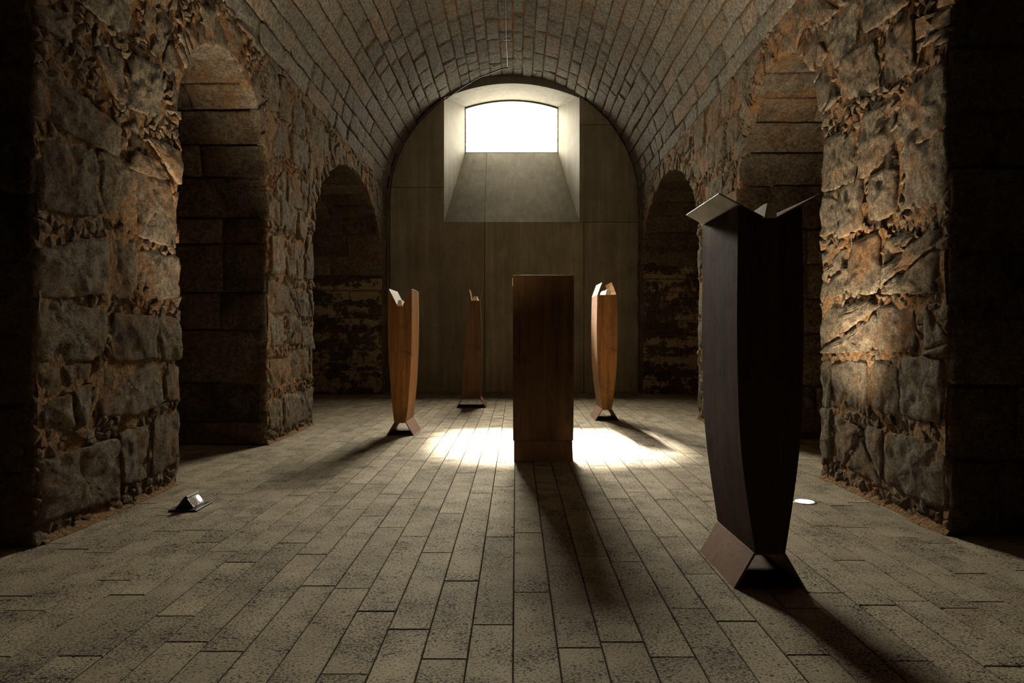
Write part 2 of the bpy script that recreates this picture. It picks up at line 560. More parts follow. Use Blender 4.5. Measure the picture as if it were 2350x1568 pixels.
# openings: near edge, far edge, spring height, crown height
OPL = [(1.95, 3.89, 2.93, 3.88), (5.57, 7.52, 2.93, 3.88), (9.26, 14.04, 2.42, 3.97)]
OPR = [(2.10, 4.12, 2.93, 3.93), (5.85, 7.93, 2.93, 3.95), (9.80, 14.10, 2.60, 3.98)]
OUT = 1.75                                  # wall thickness

def in_open(op, y, z, e=0.0):
    a = (op[1] - op[0]) / 2 + e; yc = (op[0] + op[1]) / 2; b = op[3] - op[2] + e
    if z <= op[2]: return abs(y - yc) < a
    return ((y - yc) / a) ** 2 + ((z - op[2]) / b) ** 2 < 1

def arch_z(op, y, e=0.0):
    a = (op[1] - op[0]) / 2 + e; yc = (op[0] + op[1]) / 2; b = op[3] - op[2] + e
    q = 1 - ((y - yc) / a) ** 2
    return None if q <= 0 else op[2] + b * math.sqrt(q)

# ---- wall cores (mortar bed), one mesh per side with jambs and soffits
def wall_core(name, X, sgn, ops):
    e = 0.035
    V = []; Fc = []
    def quad_grid(fn, us, vs):
        b = len(V)
        for u in us:
            for v in vs: V.append(fn(u, v))
        nv = len(vs)
        for i in range(len(us) - 1):
            for j in range(nv - 1):
                a = b + i * nv + j
                Fc.append((a, a + nv, a + nv + 1, a + 1))
    ys = list(np.arange(Y0, YE + 0.25, 0.08))
    for op in ops:
        ys += [op[0] - e, op[1] + e]
    ys = sorted(ys)
    for i in range(len(ys) - 1):
        y1, y2 = ys[i], ys[i + 1]
        if y2 - y1 < 1e-6: continue
        def low(y, ym):
            for op in ops:
                if op[0] - e < ym < op[1] + e:
                    z = arch_z(op, min(max(y, op[0] - e + 1e-4), op[1] + e - 1e-4), e)
                    return z if z else op[2]
            return -0.05
        ym = (y1 + y2) / 2
        l1, l2 = low(y1, ym), low(y2, ym)
        k = max(2, int((ZTOP + 0.05 - min(l1, l2)) / 0.09))
        b = len(V)
        for j in range(k + 1):
            V.append((X, y1, l1 + (ZTOP + 0.05 - l1) * j / k))
            V.append((X, y2, l2 + (ZTOP + 0.05 - l2) * j / k))
        for j in range(k):
            Fc.append((b + 2 * j, b + 2 * j + 1, b + 2 * j + 3, b + 2 * j + 2))
    xs = [X - sgn * t for t in np.linspace(0, OUT, 14)]
    for op in ops:
        for yy in (op[0] - e, op[1] + e):
            quad_grid(lambda u, v, yy=yy: (u, yy, v), xs, list(np.linspace(-0.05, op[2], 28)))
        a = (op[1] - op[0]) / 2 + e; yc = (op[0] + op[1]) / 2; b_ = op[3] - op[2] + e
        quad_grid(lambda u, v: (u, yc + a * math.cos(v), op[2] + b_ * math.sin(v)), xs, list(np.linspace(0, PI, 60)))
        # outer face of the wall beside the opening is closed by the aisle shell
    V = np.array(V)
    d = fbm(V, 7.0, 4) * 0.028 + 0.006
    V = V + np.stack([d * sgn, d * 0.3, d * 0.2], 1)
    o = mesh_obj(name, V, Fc, M_mortar, smooth=True)
    o['kind'] = 'structure'
    return o

wall_left = wall_core('wall_left', XL, 1, OPL)
wall_right = wall_core('wall_right', XR, -1, OPR)
tag(wall_left, 'rubble stone wall with arched openings on the left of the vault')
tag(wall_right, 'rubble stone wall with arched openings on the right of the vault')

M_mortar_v = mortar_mat('orange_joint_mortar', (0.46, 0.24, 0.10), (0.30, 0.17, 0.085))
# ---- vault core
def vault_core():
    V = []; Fc = []
    ph = np.linspace(math.radians(5.0), math.radians(175.0), 110)
    ys = np.arange(Y0, YE + 0.3, 0.11)
    for y in ys:
        for p in ph:
            V.append((XC - (R + 0.030) * math.cos(p), y, ZC + (R + 0.030) * math.sin(p)))
    n = len(ph)
    for i in range(len(ys) - 1):
        for j in range(n - 1):
            a = i * n + j
            Fc.append((a, a + 1, a + n + 1, a + n))
    V = np.array(V)
    V = V + (np.array([XC, 0, ZC]) * 0 + 1) * (fbm(V, 7.0, 3) * 0.012)[:, None]
    o = mesh_obj('ceiling', V, Fc, M_mortar_v, smooth=True)
    o['kind'] = 'structure'
    return tag(o, 'long stone barrel vault over the hall')
ceiling = vault_core()

# ---- rubble layout on a wall face
def make_rubble(bag, mapf, ops, seed):
    global rnd
    rnd = random.Random(seed)
    def legal(poly, e):
        if poly is None or len(poly) < 3: return None
        c = cen(poly)
        if in_open((0, 0, 0, 0), 0, 0): pass
        for op in ops:
            a = (op[1] - op[0]) / 2; yc = (op[0] + op[1]) / 2; b = op[3] - op[2]
            if c[1] < op[2]:
                if abs(c[0] - yc) < a:
                    # keep the larger piece beside the opening
                    if min(p[0] for p in poly) < op[0] - 0.06 and c[0] < yc: poly = clip(poly, (-1, 0), -op[0])
                    elif max(p[0] for p in poly) > op[1] + 0.06 and c[0] > yc: poly = clip(poly, (1, 0), op[1])
                    else: return None
                elif c[0] < yc: poly = clip(poly, (-1, 0), -op[0])
                else: poly = clip(poly, (1, 0), op[1])
            else:
                ae, be = a + e, b + e
                qx, qz = (c[0] - yc) / ae, (c[1] - op[2]) / be
                r = math.hypot(qx, qz)
                if r < 0.97: return None
                if r < 3:
                    n = (qx / r / ae, qz / r / be)
                    p0 = (yc + ae * qx / r, op[2] + be * qz / r)
                    poly = clip(poly, n, n[0] * p0[0] + n[1] * p0[1])
            if len(poly) < 3: return None
        poly = clip(poly, (0, -1), -ZTOP)
        poly = clip(poly, (0, 1), 0.0) if len(poly) > 2 else poly
        return poly if len(poly) > 2 else None
    bigs = []
    v = rnd.uniform(0.10, 0.16)
    rowi = 0
    wob = lambda u, k: 0.035 * math.sin(u * 1.3 + k * 2.1) + 0.02 * math.sin(u * 3.7 + k)
    while v < ZTOP - 0.05:
        h = rnd.uniform(0.32, 0.50)
        gapv = rnd.choice([0.015, 0.03, 0.045, 0.07])
        u = Y0 + rnd.uniform(0, 0.4)
        # rows restart at every pier so that corners are squared
        edges = sorted([e for op in ops for e in op[:2]])
        while u < YE + 0.2:
            wd = rnd.uniform(0.34, 0.85)
            for e in edges:
                if v < 2.9 and u < e < u + wd + 0.12 and e - u > 0.12: wd = e - u
            g = rnd.choice([0.008, 0.01, 0.015, 0.05, 0.10])
            j = lambda s=0.024: rnd.uniform(-s, s)
            hh = h * rnd.uniform(0.92, 1.02)
            b0, b1 = v + wob(u, rowi), v + wob(u + wd, rowi)
            poly = [(u + j(.02), b0 + j()), (u + wd * rnd.uniform(.3, .7), (b0 + b1) / 2 + j(.02)), (u + wd + j(.02), b1 + j()),
                    (u + wd + j(.03), b1 + hh * rnd.uniform(.35, .65)), (u + wd + j(.03), b1 + hh + j()),
                    (u + wd * rnd.uniform(.3, .7), (b0 + b1) / 2 + hh + j(.03)), (u + j(.03), b0 + hh + j()), (u + j(.02), b0 + hh * .5)]
            # make convex-ish: cut off corners at random
            pieces = [poly]
            kind = rnd.random()
            if kind < 0.30:
                n_c = rnd.choice([1, 2, 2, 3])
                for _ in range(n_c):
                    i = max(range(len(pieces)), key=lambda t: abs(area(pieces[t])))
                    q = pieces.pop(i)
                    c = cen(q)
                    th = rnd.uniform(0, PI)
                    n = (math.cos(th), math.sin(th)); d = n[0] * c[0] + n[1] * c[1] + j(.03)
                    pieces += [clip(q, n, d + .008), clip(q, (-n[0], -n[1]), -d + .008)]
            elif kind < 0.60:
                c = cen(poly)
                for _ in range(rnd.choice([1, 2])):
                    th = rnd.uniform(0, 2 * PI)
                    n = (math.cos(th), math.sin(th) )
                    ext = min(n[0] * (p[0] - c[0]) + n[1] * (p[1] - c[1]) for p in poly)
                    pieces = [clip(pieces[0], n, n[0] * c[0] + n[1] * c[1] + ext * rnd.uniform(.72, .90))]
            for q in pieces:
                if len(q) < 3: continue
                q = legal(q, 0.26)
                if q is None: continue
                q = shrink(q, 0.004)
                if q is None or abs(area(q)) < 0.004: continue
                bigs.append(q)
                bag.add(q, mapf, rnd.uniform(0.036, 0.058), 0.016, M_rubble, bevel=0.008, seg=0.032, lean=.035, fine=True)
            u += wd + g
        v += h + gapv
        rowi += 1
    # ring of thin stones set on edge round each arch
    for op in ops:
        a = (op[1] - op[0]) / 2; yc = (op[0] + op[1]) / 2; b = op[3] - op[2]
        t = 0.04
        while t < PI - 0.05:
            dt = rnd.choice([.05, .08, .12, .18, .24]) * rnd.uniform(.8, 1.2) / max(a, b)
            t2 = min(t + dt, PI - 0.01)
            o1 = rnd.uniform(.12, .36)
            pt = lambda tt, o: (yc + (a + o) * math.cos(tt), op[2] + (b + o) * math.sin(tt))
            q = [pt(t + .004, rnd.uniform(0, .015)), pt(t2 - .004, rnd.uniform(0, .015)), pt(t2 - .006, o1 + rnd.uniform(-.03, .02)), pt(t + .006, o1)]
            q = clip(q, (0, -1), -ZTOP)
            if len(q) > 2:
                bigs.append(q)
                bag.add(q, mapf, rnd.uniform(0.034, 0.05), 0.014, M_rubble if rnd.random() < .6 else M_chink, bevel=0.008, seg=0.04, soft=0, lean=.1)
            t = t2
    # chinking in all that is left: voronoi cells of small seeds
    cellsz = 0.5
    grid = {}
    for q in bigs:
        us = [p[0] for p in q]; vs = [p[1] for p in q]
        qq = q if area(q) > 0 else q[::-1]
        for i in range(int(min(us) / cellsz) - 1, int(max(us) / cellsz) + 2):
            for k in range(int(min(vs) / cellsz) - 1, int(max(vs) / cellsz) + 2):
                grid.setdefault((i, k), []).append(qq)
    def inside(p):
        for q in grid.get((int(math.floor(p[0] / cellsz)), int(math.floor(p[1] / cellsz))), ()):
            ok = True
            for i in range(len(q)):
                a, b = q[i], q[(i + 1) % len(q)]
                if (b[0] - a[0]) * (p[1] - a[1]) - (b[1] - a[1]) * (p[0] - a[0]) < -0.0006: ok = False; break
            if ok: return True
        return False
    seeds = []
    sg = {}
    us = 0.10; vs = 0.056
    u = 3.2
    while u < YE:
        z = 0.02
        while z < ZTOP:
            p = (u + rnd.uniform(-.045, .045), z + rnd.uniform(-.026, .026))
            if not any(in_open(op, p[0], p[1], .02) for op in ops):
                k = (int(p[0] / .17), int(p[1] / .17))
                sg.setdefault(k, []).append(p)
                if not inside(p): seeds.append(p)
            z += vs
        u += us
    for p in seeds:
        poly = [(p[0] - .11, p[1] - .07), (p[0] + .11, p[1] - .07), (p[0] + .11, p[1] + .07), (p[0] - .11, p[1] + .07)]
        k = (int(p[0] / .17), int(p[1] / .17))
        for di in (-1, 0, 1):
            for dj in (-1, 0, 1):
                for s in sg.get((k[0] + di, k[1] + dj), ()):
                    if s is p or s == p: continue
                    n = (p[0] - s[0], p[1] - s[1])
                    d = (p[0] ** 2 + p[1] ** 2 - s[0] ** 2 - s[1] ** 2) / 2
                    poly = clip(poly, n, d)
                    if len(poly) < 3: break
                if len(poly) < 3: break
            if len(poly) < 3: break
        if len(poly) < 3: continue
        poly = legal(poly, 0.0)
        if poly is None: continue
        poly = shrink(poly, 0.002)
        if poly is None: continue
        bag.add(poly, mapf, rnd.uniform(0.030, 0.050), 0.010, M_chink, back=0.03, bevel=0.008, seg=0.04, lean=.18, soft=0)

def ashlar(bag, Yj, xa, xb, zs, mat, seed, splits=0.5):
    """squared blocks on a jamb that faces the camera; zs are the bed joints"""
    global rnd
    rnd = random.Random(seed)
    mapf = lambda u, v, d: np.stack([u, np.full_like(u, Yj + 0.035) - d, v], 1)
    for i in range(len(zs) - 1):
        z0, z1 = zs[i], zs[i + 1]
        if z1 - z0 < 0.14:
            x = xa
            while x < xb:
                wd = rnd.uniform(.12, .3); x2 = min(x + wd, xb)
                bag.add([(x + .006, z0 + .006), (x2 - .006, z0 + .008), (x2 - .008, z1 - .006), (x + .008, z1 - .008)], mapf, rnd.uniform(.02, .035), .006, mat)
                x = x2
            continue
        cuts = [xa]
        x = xa + rnd.uniform(.3, .8)
        while x < xb - .28:
            if rnd.random() < .85: cuts.append(x)
            x += rnd.uniform(.45, 1.0)
        cuts.append(xb)
        j = lambda: rnd.uniform(0, .01)
        for a, b in zip(cuts[:-1], cuts[1:]):
            bag.add([(a + .006 + j(), z0 + .005 + j()), (b - .006 - j(), z0 + .005 + j()), (b - .006 - j(), z1 - .005 - j()), (a + .006 + j(), z1 - .005 - j())],
                    mapf, rnd.uniform(.022, .042), .013, mat, bevel=.007, seg=.06)

def soffit(bag, op, xa, xb, mat, seed):
    global rnd
    rnd = random.Random(seed)
    a = (op[1] - op[0]) / 2 + .035; yc = (op[0] + op[1]) / 2; b = op[3] - op[2] + .035; zs = op[2]
    def mapf(u, v, d):
        n = np.stack([np.cos(v) / a, np.sin(v) / b], 1)
        n = n / np.linalg.norm(n, axis=1)[:, None]
        d = np.broadcast_to(d, u.shape)
        return np.stack([u, yc + a * np.cos(v) - n[:, 0] * d, zs + b * np.sin(v) - n[:, 1] * d], 1)
    t = 0.0
    while t < PI - .02:
        # arc length step of about 0.4 m
        sp = math.hypot(a * math.sin(t), b * math.cos(t))
        t2 = min(PI, t + rnd.uniform(.30, .44) / max(sp, .3))
        if PI - t2 < .12: t2 = PI
        x = xa
        while x < xb - .01:
            x2 = min(xb, x + rnd.uniform(.6, 1.1))
            if xb - x2 < .25: x2 = xb
            bag.add([(x + .006, t + .008), (x2 - .006, t + .008), (x2 - .006, t2 - .008), (x + .006, t2 - .008)], mapf, rnd.uniform(.024, .04), .007, mat, bevel=.010, seg=.12)
            x = x2
        t = t2

mapL = lambda u, v, d: np.stack([XL + np.broadcast_to(d, u.shape) - .03, u, v], 1)
mapR = lambda u, v, d: np.stack([XR - np.broadcast_to(d, u.shape) + .03, u, v], 1)

def zlist(Y, ys): return [HC + (770 - y) * Y / F for y in ys]

bagL = Bag(); make_rubble(bagL, mapL, OPL, 11)
ashlar(bagL, 3.89, XL - OUT, XL + .01, [0, .42, .80, 1.2, 1.62, 2.0, 2.45, 2.93], M_ashlar, 21)
ashlar(bagL, 7.52, XL - OUT, XL + .01, [0] + zlist(7.52, [968, 880, 757, 672, 560, 500]) + [2.93], M_ashlar, 22)
ashlar(bagL, 14.04, XL - OUT, XL + .01, [0] + zlist(14.04, [850, 800, 760, 730, 700, 667, 638]) + [2.42], M_flaked, 23)
soffit(bagL, OPL[0], XL - OUT, XL, M_ashlar, 24)
soffit(bagL, OPL[1], XL - OUT, XL, M_ashlar, 25)
soffit(bagL, OPL[2], XL - OUT, XL, M_ashlar, 26)
bagL.finish(wall_left)

bagR = Bag(); make_rubble(bagR, mapR, OPR, 12)
ashlar(bagR, 4.12, XR - .01, XR + OUT, [0, .45, .9, 1.3, 1.7, 2.2, 2.55, 2.93], M_ashlar, 31)
ashlar(bagR, 7.93, XR - .01, XR + OUT, [0, .28, .62, .98, 1.22, 1.62, 2.02, 2.42, 2.93], M_ashlar, 32)
ashlar(bagR, 14.10, XR - .01, XR + OUT, [0] + zlist(14.1, [850, 812, 770, 735, 705, 670, 640, 602]) + [2.60], M_flaked, 33)
soffit(bagR, OPR[0], XR, XR + OUT, M_ashlar, 34)
soffit(bagR, OPR[1], XR, XR + OUT, M_ashlar, 35)
soffit(bagR, OPR[2], XR, XR + OUT, M_ashlar, 36)
bagR.finish(wall_right)

# ---- vault courses
bagV = Bag()
rnd = random.Random(5)
mapV = lambda u, v, d: np.stack([XC - (R + .03 - np.broadcast_to(d, u.shape)) * np.cos(u), v, ZC + (R + .03 - np.broadcast_to(d, u.shape)) * np.sin(u)], 1)
p = math.radians(6.0)
end = math.radians(174.0)
ncourse = 33
ws = [rnd.uniform(.8, 1.2) for _ in range(ncourse)]
tot = sum(ws)
for k in range(ncourse):
    dp = (end - math.radians(6.0)) * ws[k] / tot
    p2 = p + dp
    y = YE - rnd.uniform(-.02, .06)
    while y > Y0:
        ln = rnd.uniform(.38, 1.05)
        y2 = y - ln
        g = .010 / R
        jj = lambda: rnd.uniform(-.008, .008)
        q = [(p + g + jj() / R, y2 + .005 + jj()), (p2 - g + jj() / R, y2 + .005 + jj()), (p2 - g + jj() / R, y - .005 + jj()), (p + g + jj() / R, y - .005 + jj())]
        uq = [(a * R, b) for a, b in q]
        mv = lambda u, v, d: mapV(u / R, v, d)
        bagV.add(uq, mv, rnd.uniform(.026, .042), .011, M_vault, bevel=.008, seg=.07, lean=.022)
        y = y2
    p = p2
bagV.finish(ceiling)

# ------------------------------------------------------------------ floor
def slab_box(V, Fc, x0, x1, y0, y1, z0, z1):
    b = len(V); e = .003
    V += [(x0, y0, z0), (x1, y0, z0), (x1, y1, z0), (x0, y1, z0), (x0, y0, z1 - e), (x1, y0, z1 - e), (x1, y1, z1 - e), (x0, y1, z1 - e),
          (x0 + e, y0 + e, z1), (x1 - e, y0 + e, z1), (x1 - e, y1 - e, z1), (x0 + e, y1 - e, z1)]
    for i in range(4):
        j = (i + 1) % 4
        Fc.append((b + i, b + j, b + 4 + j, b + 4 + i)); Fc.append((b + 4 + i, b + 4 + j, b + 8 + j, b + 8 + i))
    Fc.append((b + 8, b + 9, b + 10, b + 11))
XO = 4.6
floor = mesh_obj('floor', [(-XO, Y0, -.04), (XO, Y0, -.04), (XO, YE + .3, -.04), (-XO, YE + .3, -.04)], [(0, 1, 2, 3)], M_mortar_d)
tag(floor, 'floor of long narrow pitted stone planks', kind='structure')
rnd = random.Random(3)
PW = 0.1706; PX = -0.0105
known = {0: [6.14, 4.185, 3.216], -1: [6.5, 5.45, 4.1, 2.856], -2: [8.0, 7.13, 5.22, 3.362], -3: [4.64, 3.8, 2.81]}
planks = []
for k in range(-27, 27):
    x0 = PX + k * PW; x1 = x0 + PW
    js = []
    if k in known:
        js = sorted(known[k])
        y = js[-1]
        while y < YE + .1: y += rnd.uniform(.6, 1.2); js.append(y)
        y = js[0]
        while y > Y0: y -= rnd.uniform(.7, 1.2); js.insert(0, y)
    else:
        y = Y0 - rnd.uniform(0, 1)
        while y < YE + .1:
            js.append(y); y += rnd.uniform(.55, 1.35)
        js.append(y)
    for a, b in zip(js[:-1], js[1:]):
        a = max(a, Y0); b = min(b, YE + .05)
        if b - a < .05: continue
        yc = max((a + b) / 2, .8); xc = (x0 + x1) / 2
        px = VX + xc / yc * F; py = VY + HC / yc * F
        vis = -150 < px < 2500 and py < 1680 and abs(xc) < 4.45
        hid = abs(xc) > 2.8
        size = PW * (b - a) * F * F * HC / yc ** 3 * (0.15 if hid else 1) if vis else 0
        planks.append((size, x0 + .0026, x1 - .0026, a + .0028, b - .0028, rnd.uniform(-.0012, .0012), rnd.random()))
planks.sort(key=lambda t: -t[0])
for s in planks[:298]:
    V, Fc = [], []
    _, x0, x1, a, b, dz, t = s
    slab_box(V, Fc, x0, x1, a, b, -.035, dz)
    mesh_obj('stone_plank', V, Fc, M_floor, floor, t, False, ((x0 + x1) / 2, (a + b) / 2, 0))
V, Fc, T = [], [], []
for s in planks[298:]:
    _, x0, x1, a, b, dz, t = s
    slab_box(V, Fc, x0, x1, a, b, -.035, dz); T += [t] * 12
mesh_obj('stone_paving', V, Fc, M_floor, floor, T, kind='stuff')
# thin bead of earth mortar where the walls meet the floor
def fillet(name, X, sgn, spans, parent):
    V, Fc = [], []
    for y0, y1 in spans:
        ys = np.arange(y0, y1, .05)
        b = len(V)
        for y in ys:
            wv = .012 + .008 * math.sin(y * 9) + rnd.uniform(-.006, .006)
            V += [(X - sgn * .02, y, .075), (X + sgn * (.02 + wv * .3), y, .02), (X + sgn * (.035 + wv), y, .002)]
        for i in range(len(ys) - 1):
            for j in range(2):
                a = b + i * 3 + j
                Fc.append((a, a + 3, a + 4, a + 1))
    return mesh_obj(name, V, Fc, M_mortar, parent, smooth=True)
fillet('mortar_fillet', XL, 1, [(3.95, 5.53), (7.53, 9.27), (14.04, 14.58)], wall_left)
fillet('mortar_fillet', XR, -1, [(4.12, 5.85), (7.93, 9.8), (14.1, 14.58)], wall_right)

# ------------------------------------------------------------------ aisles and the wall behind the camera (close the building)
def quads(name, Q, mat, kind='structure', label=None, parent=None):
    V, Fc = [], []
    for q in Q:
        b = len(V); V += list(q); Fc.append(tuple(range(b, b + len(q))))
    o = mesh_obj(name, V, Fc, mat, parent)
    if kind: o['kind'] = kind
    if label: o['label'] = label
    return o
YB = YE + .3
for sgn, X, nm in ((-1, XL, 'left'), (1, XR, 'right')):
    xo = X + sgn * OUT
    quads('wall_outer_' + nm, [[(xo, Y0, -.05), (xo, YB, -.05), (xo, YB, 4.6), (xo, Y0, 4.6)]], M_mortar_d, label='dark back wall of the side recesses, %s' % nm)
    q = []
quads('wall_front', [[(-XO, Y0, -.05), (XO, Y0, -.05), (XO, Y0, 7), (-XO, Y0, 7)]], M_dark, label='plain dark wall that closes the vault')

# ------------------------------------------------------------------ concrete end wall
def px2(x, y, Y=YE): return ((x - VX) * Y / F, HC + (VY - y) * Y / F)
def arch_clip(poly, rr):
    for i in range(1, 48):
        t = PI * i / 48
        n = (-math.cos(t), -math.sin(t))
        poly = clip(poly, n, n[0] * XC + n[1] * ZC - rr)
        if len(poly) < 3: return poly
    poly = clip(poly, (1, 0), XC - rr); poly = clip(poly, (-1, 0), -(XC + rr))
    return poly
RXa, RXb = px2(1019, 0)[0], px2(1330, 0)[0]
RZ = px2(0, 510)[1]
WY = 15.6
WXa, WXb = (1067 - VX) * WY / F, (1281 - VX) * WY / F
WZ0 = HC + (770 - 351) * WY / F
WZe, WZm = HC + (770 - 247) * WY / F, HC + (770 - 230) * WY / F
def ztop_w(x):
    s = (x - (WXa + WXb) / 2) / ((WXb - WXa) / 2)
    return WZm - (WZm - WZe) * s * s
FZe, FZm = 6.22, 6.53
def ztop_f(x):
    s = (x - (RXa + RXb) / 2) / ((RXb - RXa) / 2)
    return FZm - (FZm - FZe) * s * s
back = []
BX = 4.6
back.append([(-BX, YE + .045, -.1), (BX, YE + .045, -.1), (BX, YE + .045, RZ - .02), (-BX, YE + .045, RZ - .02)])
back.append([(-BX, YE + .045, RZ - .02), (RXa - .01, YE + .045, RZ - .02), (RXa - .01, YE + .045, 7.2), (-BX, YE + .045, 7.2)])
back.append([(RXb + .01, YE + .045, RZ - .02), (BX, YE + .045, RZ - .02), (BX, YE + .045, 7.2), (RXb + .01, YE + .045, 7.2)])
back.append([(RXa - .01, YE + .045, 6.6), (RXb + .01, YE + .045, 6.6), (RXb + .01, YE + .045, 7.2), (RXa - .01, YE + .045, 7.2)])
wall_back = quads('wall_back', back, M_mortar_d, label='grey cast concrete end wall under the window')
def panel(poly, tint, depth=.05, name='concrete_panel', gap=.004, rr=2.655):
    poly = arch_clip(poly, rr)
    if area(poly) < 0: poly = poly[::-1]
    c = cen(poly)
    n = len(poly)
    q = []
    for (x, z) in poly:   # shrink slightly towards inside to leave the joint
        q.append((x, z))
    V = [(x, YE, z) for x, z in q] + [(x, YE + depth, z) for x, z in q]
    Fc = [tuple(range(n))] + [(i, (i + 1) % n, n + (i + 1) % n, n + i) for i in range(n)]
    Fc[0] = tuple(range(n))
    return mesh_obj(name, V, Fc, M_conc, wall_back, tint)
g = .006
def rect(xa, ya, xb, yb):
    a = px2(xa, ya); b = px2(xb, yb)
    return [(a[0] + g, b[1] + g), (b[0] - g, b[1] + g), (b[0] - g, a[1] - g), (a[0] + g, a[1] - g)]
xl, xr = 880, 1475
P1 = rect(xl, 150, 1019, 430); P1 = [(min(x, RXa), z) for x, z in P1]
panel(P1, .75)
a = px2(xl, 430); b1 = px2(1112, 899); c1 = px2(1112, 510)
panel([(a[0], 0), (b1[0] - g, 0), (b1[0] - g, RZ - g), (RXa, RZ - g), (RXa, a[1] - g), (a[0], a[1] - g)], .7)
panel([(x, max(z, 0)) for x, z in rect(1112, 510, 1340, 905)], 1.0)
panel([(x, max(z, 0)) for x, z in rect(1340, 510, xr, 905)], .8)
panel([(max(x, RXb), z) for x, z in rect(1330, 286, xr, 510)], .6)
panel([(max(x, RXb), z) for x, z in rect(1330, 150, xr, 286)], .8)
# splayed window recess: cheeks, sloping sill in two slabs, curved head
def solid_sheet(name, pts, tint, thick, mat=M_conc, parent=wall_back):
    """planar sheet given counter-clockwise as seen from the hall, thickened away from it"""
    P = np.array(pts, float)
    n = np.cross(P[1] - P[0], P[2] - P[0]); n /= np.linalg.norm(n)
    Q = P - n * thick
    k = len(P)
    return mesh_obj(name, np.concatenate([P, Q]), [tuple(range(k)), tuple(range(2 * k - 1, k - 1, -1))] + [(i, k + i, k + (i + 1) % k, (i + 1) % k) for i in range(k)], mat, parent, tint)
solid_sheet('sill_bed', [(RXa - .02, YE + .03, RZ - .01), (RXb + .02, YE + .03, RZ - .01), (WXb + .02, WY + .02, WZ0 - .02), (WXa - .02, WY + .02, WZ0 - .02)], .2, .10, M_mortar_d)
xs_split_f, xs_split_b = px2(1112, 0)[0], (1117 - VX) * WY / F
solid_sheet('sill_slab', [(RXa, YE, RZ), (xs_split_f - .003, YE, RZ), (xs_split_b - .003, WY, WZ0), (WXa, WY, WZ0)], .3, .06)
solid_sheet('sill_slab', [(xs_split_f + .003, YE, RZ), (RXb, YE, RZ), (WXb, WY, WZ0), (xs_split_b + .003, WY, WZ0)], .5, .06)
solid_sheet('recess_cheek', [(RXa, YE, RZ), (WXa, WY, WZ0), (WXa, WY, WZe + .03), (RXa, YE, 6.24)], .1, .10)  # same concrete as the panels, colour darkened to hold down window light
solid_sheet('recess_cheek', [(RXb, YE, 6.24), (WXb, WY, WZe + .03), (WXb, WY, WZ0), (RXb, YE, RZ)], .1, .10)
V, Fc = [], []
K = 20
for i in range(K + 1):
    s = i / K
    xf = RXa + (RXb - RXa) * s; xb = WXa + (WXb - WXa) * s
    V += [(xf, YE - .02, ztop_f(xf)), (xb, WY + .1, ztop_w(xb) + .012), (xf, YE - .02, 6.85), (xb, WY + .1, 6.95)]
for i in range(K):
    b = 4 * i
    Fc += [(b, b + 1, b + 5, b + 4), (b + 2, b, b + 4, b + 6), (b + 3, b + 2, b + 6, b + 7), (b + 1, b + 3, b + 7, b + 5)]
Fc += [(0, 2, 3, 1), (4 * K, 4 * K + 1, 4 * K + 3, 4 * K + 2)]
mesh_obj('recess_head', V, Fc, M_conc, wall_back, .1)  # head tinted dark like the cheeks, shade put into its colour

# window
def window():
    n = 16
    top = [(WXa + (WXb - WXa) * i / n) for i in range(n + 1)]
    def outline(o):
        pts = [(WXa - o, WZ0 - o), (WXb + o, WZ0 - o)]
        for x in reversed(top):
            xx = (x - (WXa + WXb) / 2) * (1 + o / 1.05) + (WXa + WXb) / 2
            pts.append((xx, ztop_w(x) + o))
        return pts
    A, B = outline(.05), outline(-.022)
    m = len(A)
    V = [(x, WY + .01, z) for x, z in A] + [(x, WY + .01, z) for x, z in B] + [(x, WY + .06, z) for x, z in A] + [(x, WY + .06, z) for x, z in B]
    Fc = []
    for i in range(m):
        j = (i + 1) % m
        Fc += [(i, j, m + j, m + i), (m + i, m + j, 3 * m + j, 3 * m + i), (2 * m + i, 3 * m + i, 3 * m + j, 2 * m + j), (i, 2 * m + i, 2 * m + j, j)]
    wn = mesh_obj('window_1', V, Fc, M_frame)
    tag(wn, 'bright arched-top window high in the concrete end wall', kind='structure')
    mesh_obj('pane', [(x, WY + .035, z) for x, z in B], [tuple(range(m))], M_glass, wn)
window()

# ------------------------------------------------------------------ sculptures
def prism(name, poly, y0, y1, mat, parent, bev=0.0015):
    if area(poly) < 0: poly = poly[::-1]
    n = len(poly)
    V = [(x, y0, z) for x, z in poly] + [(x, y1, z) for x, z in poly]
    Fc = [tuple(range(n)), tuple(range(2 * n - 1, n - 1, -1))] + [(i, n + i, n + (i + 1) % n, (i + 1) % n) for i in range(n)]
    o = mesh_obj(name, V, Fc, mat, parent)
    if bev:
        m = o.modifiers.new('edge', 'BEVEL'); m.width = bev; m.segments = 1; m.limit_method = 'ANGLE'; m.angle_limit = .5
    return o

def smooth_curve(pts, k=5):
    """Catmull-Rom through (x, z)"""
    out = []
    P = [pts[0]] + list(pts) + [pts[-1]]
    for i in range(1, len(P) - 2):
        for j in range(k):
            t = j / k
            out.append(tuple(0.5 * ((2 * P[i][c]) + (-P[i - 1][c] + P[i + 1][c]) * t + (2 * P[i - 1][c] - 5 * P[i][c] + 4 * P[i + 1][c] - P[i + 2][c]) * t * t
                       + (-P[i - 1][c] + 3 * P[i][c] - 3 * P[i + 1][c] + P[i + 2][c]) * t ** 3) for c in (0, 1)))
    out.append(pts[-1])
    return out

def plate(name, a, b, y0, y1, th, side, mat, parent):
    """sheet from a to b in profile; thickness th on the given side"""
    dx, dz = b[0] - a[0], b[1] - a[1]; l = math.hypot(dx, dz)
    nx, nz = -dz / l * th * side, dx / l * th * side
    return prism(name, [a, b, (b[0] + nx, b[1] + nz), (a[0] + nx, a[1] + nz)], y0, y1, mat, parent, .001)

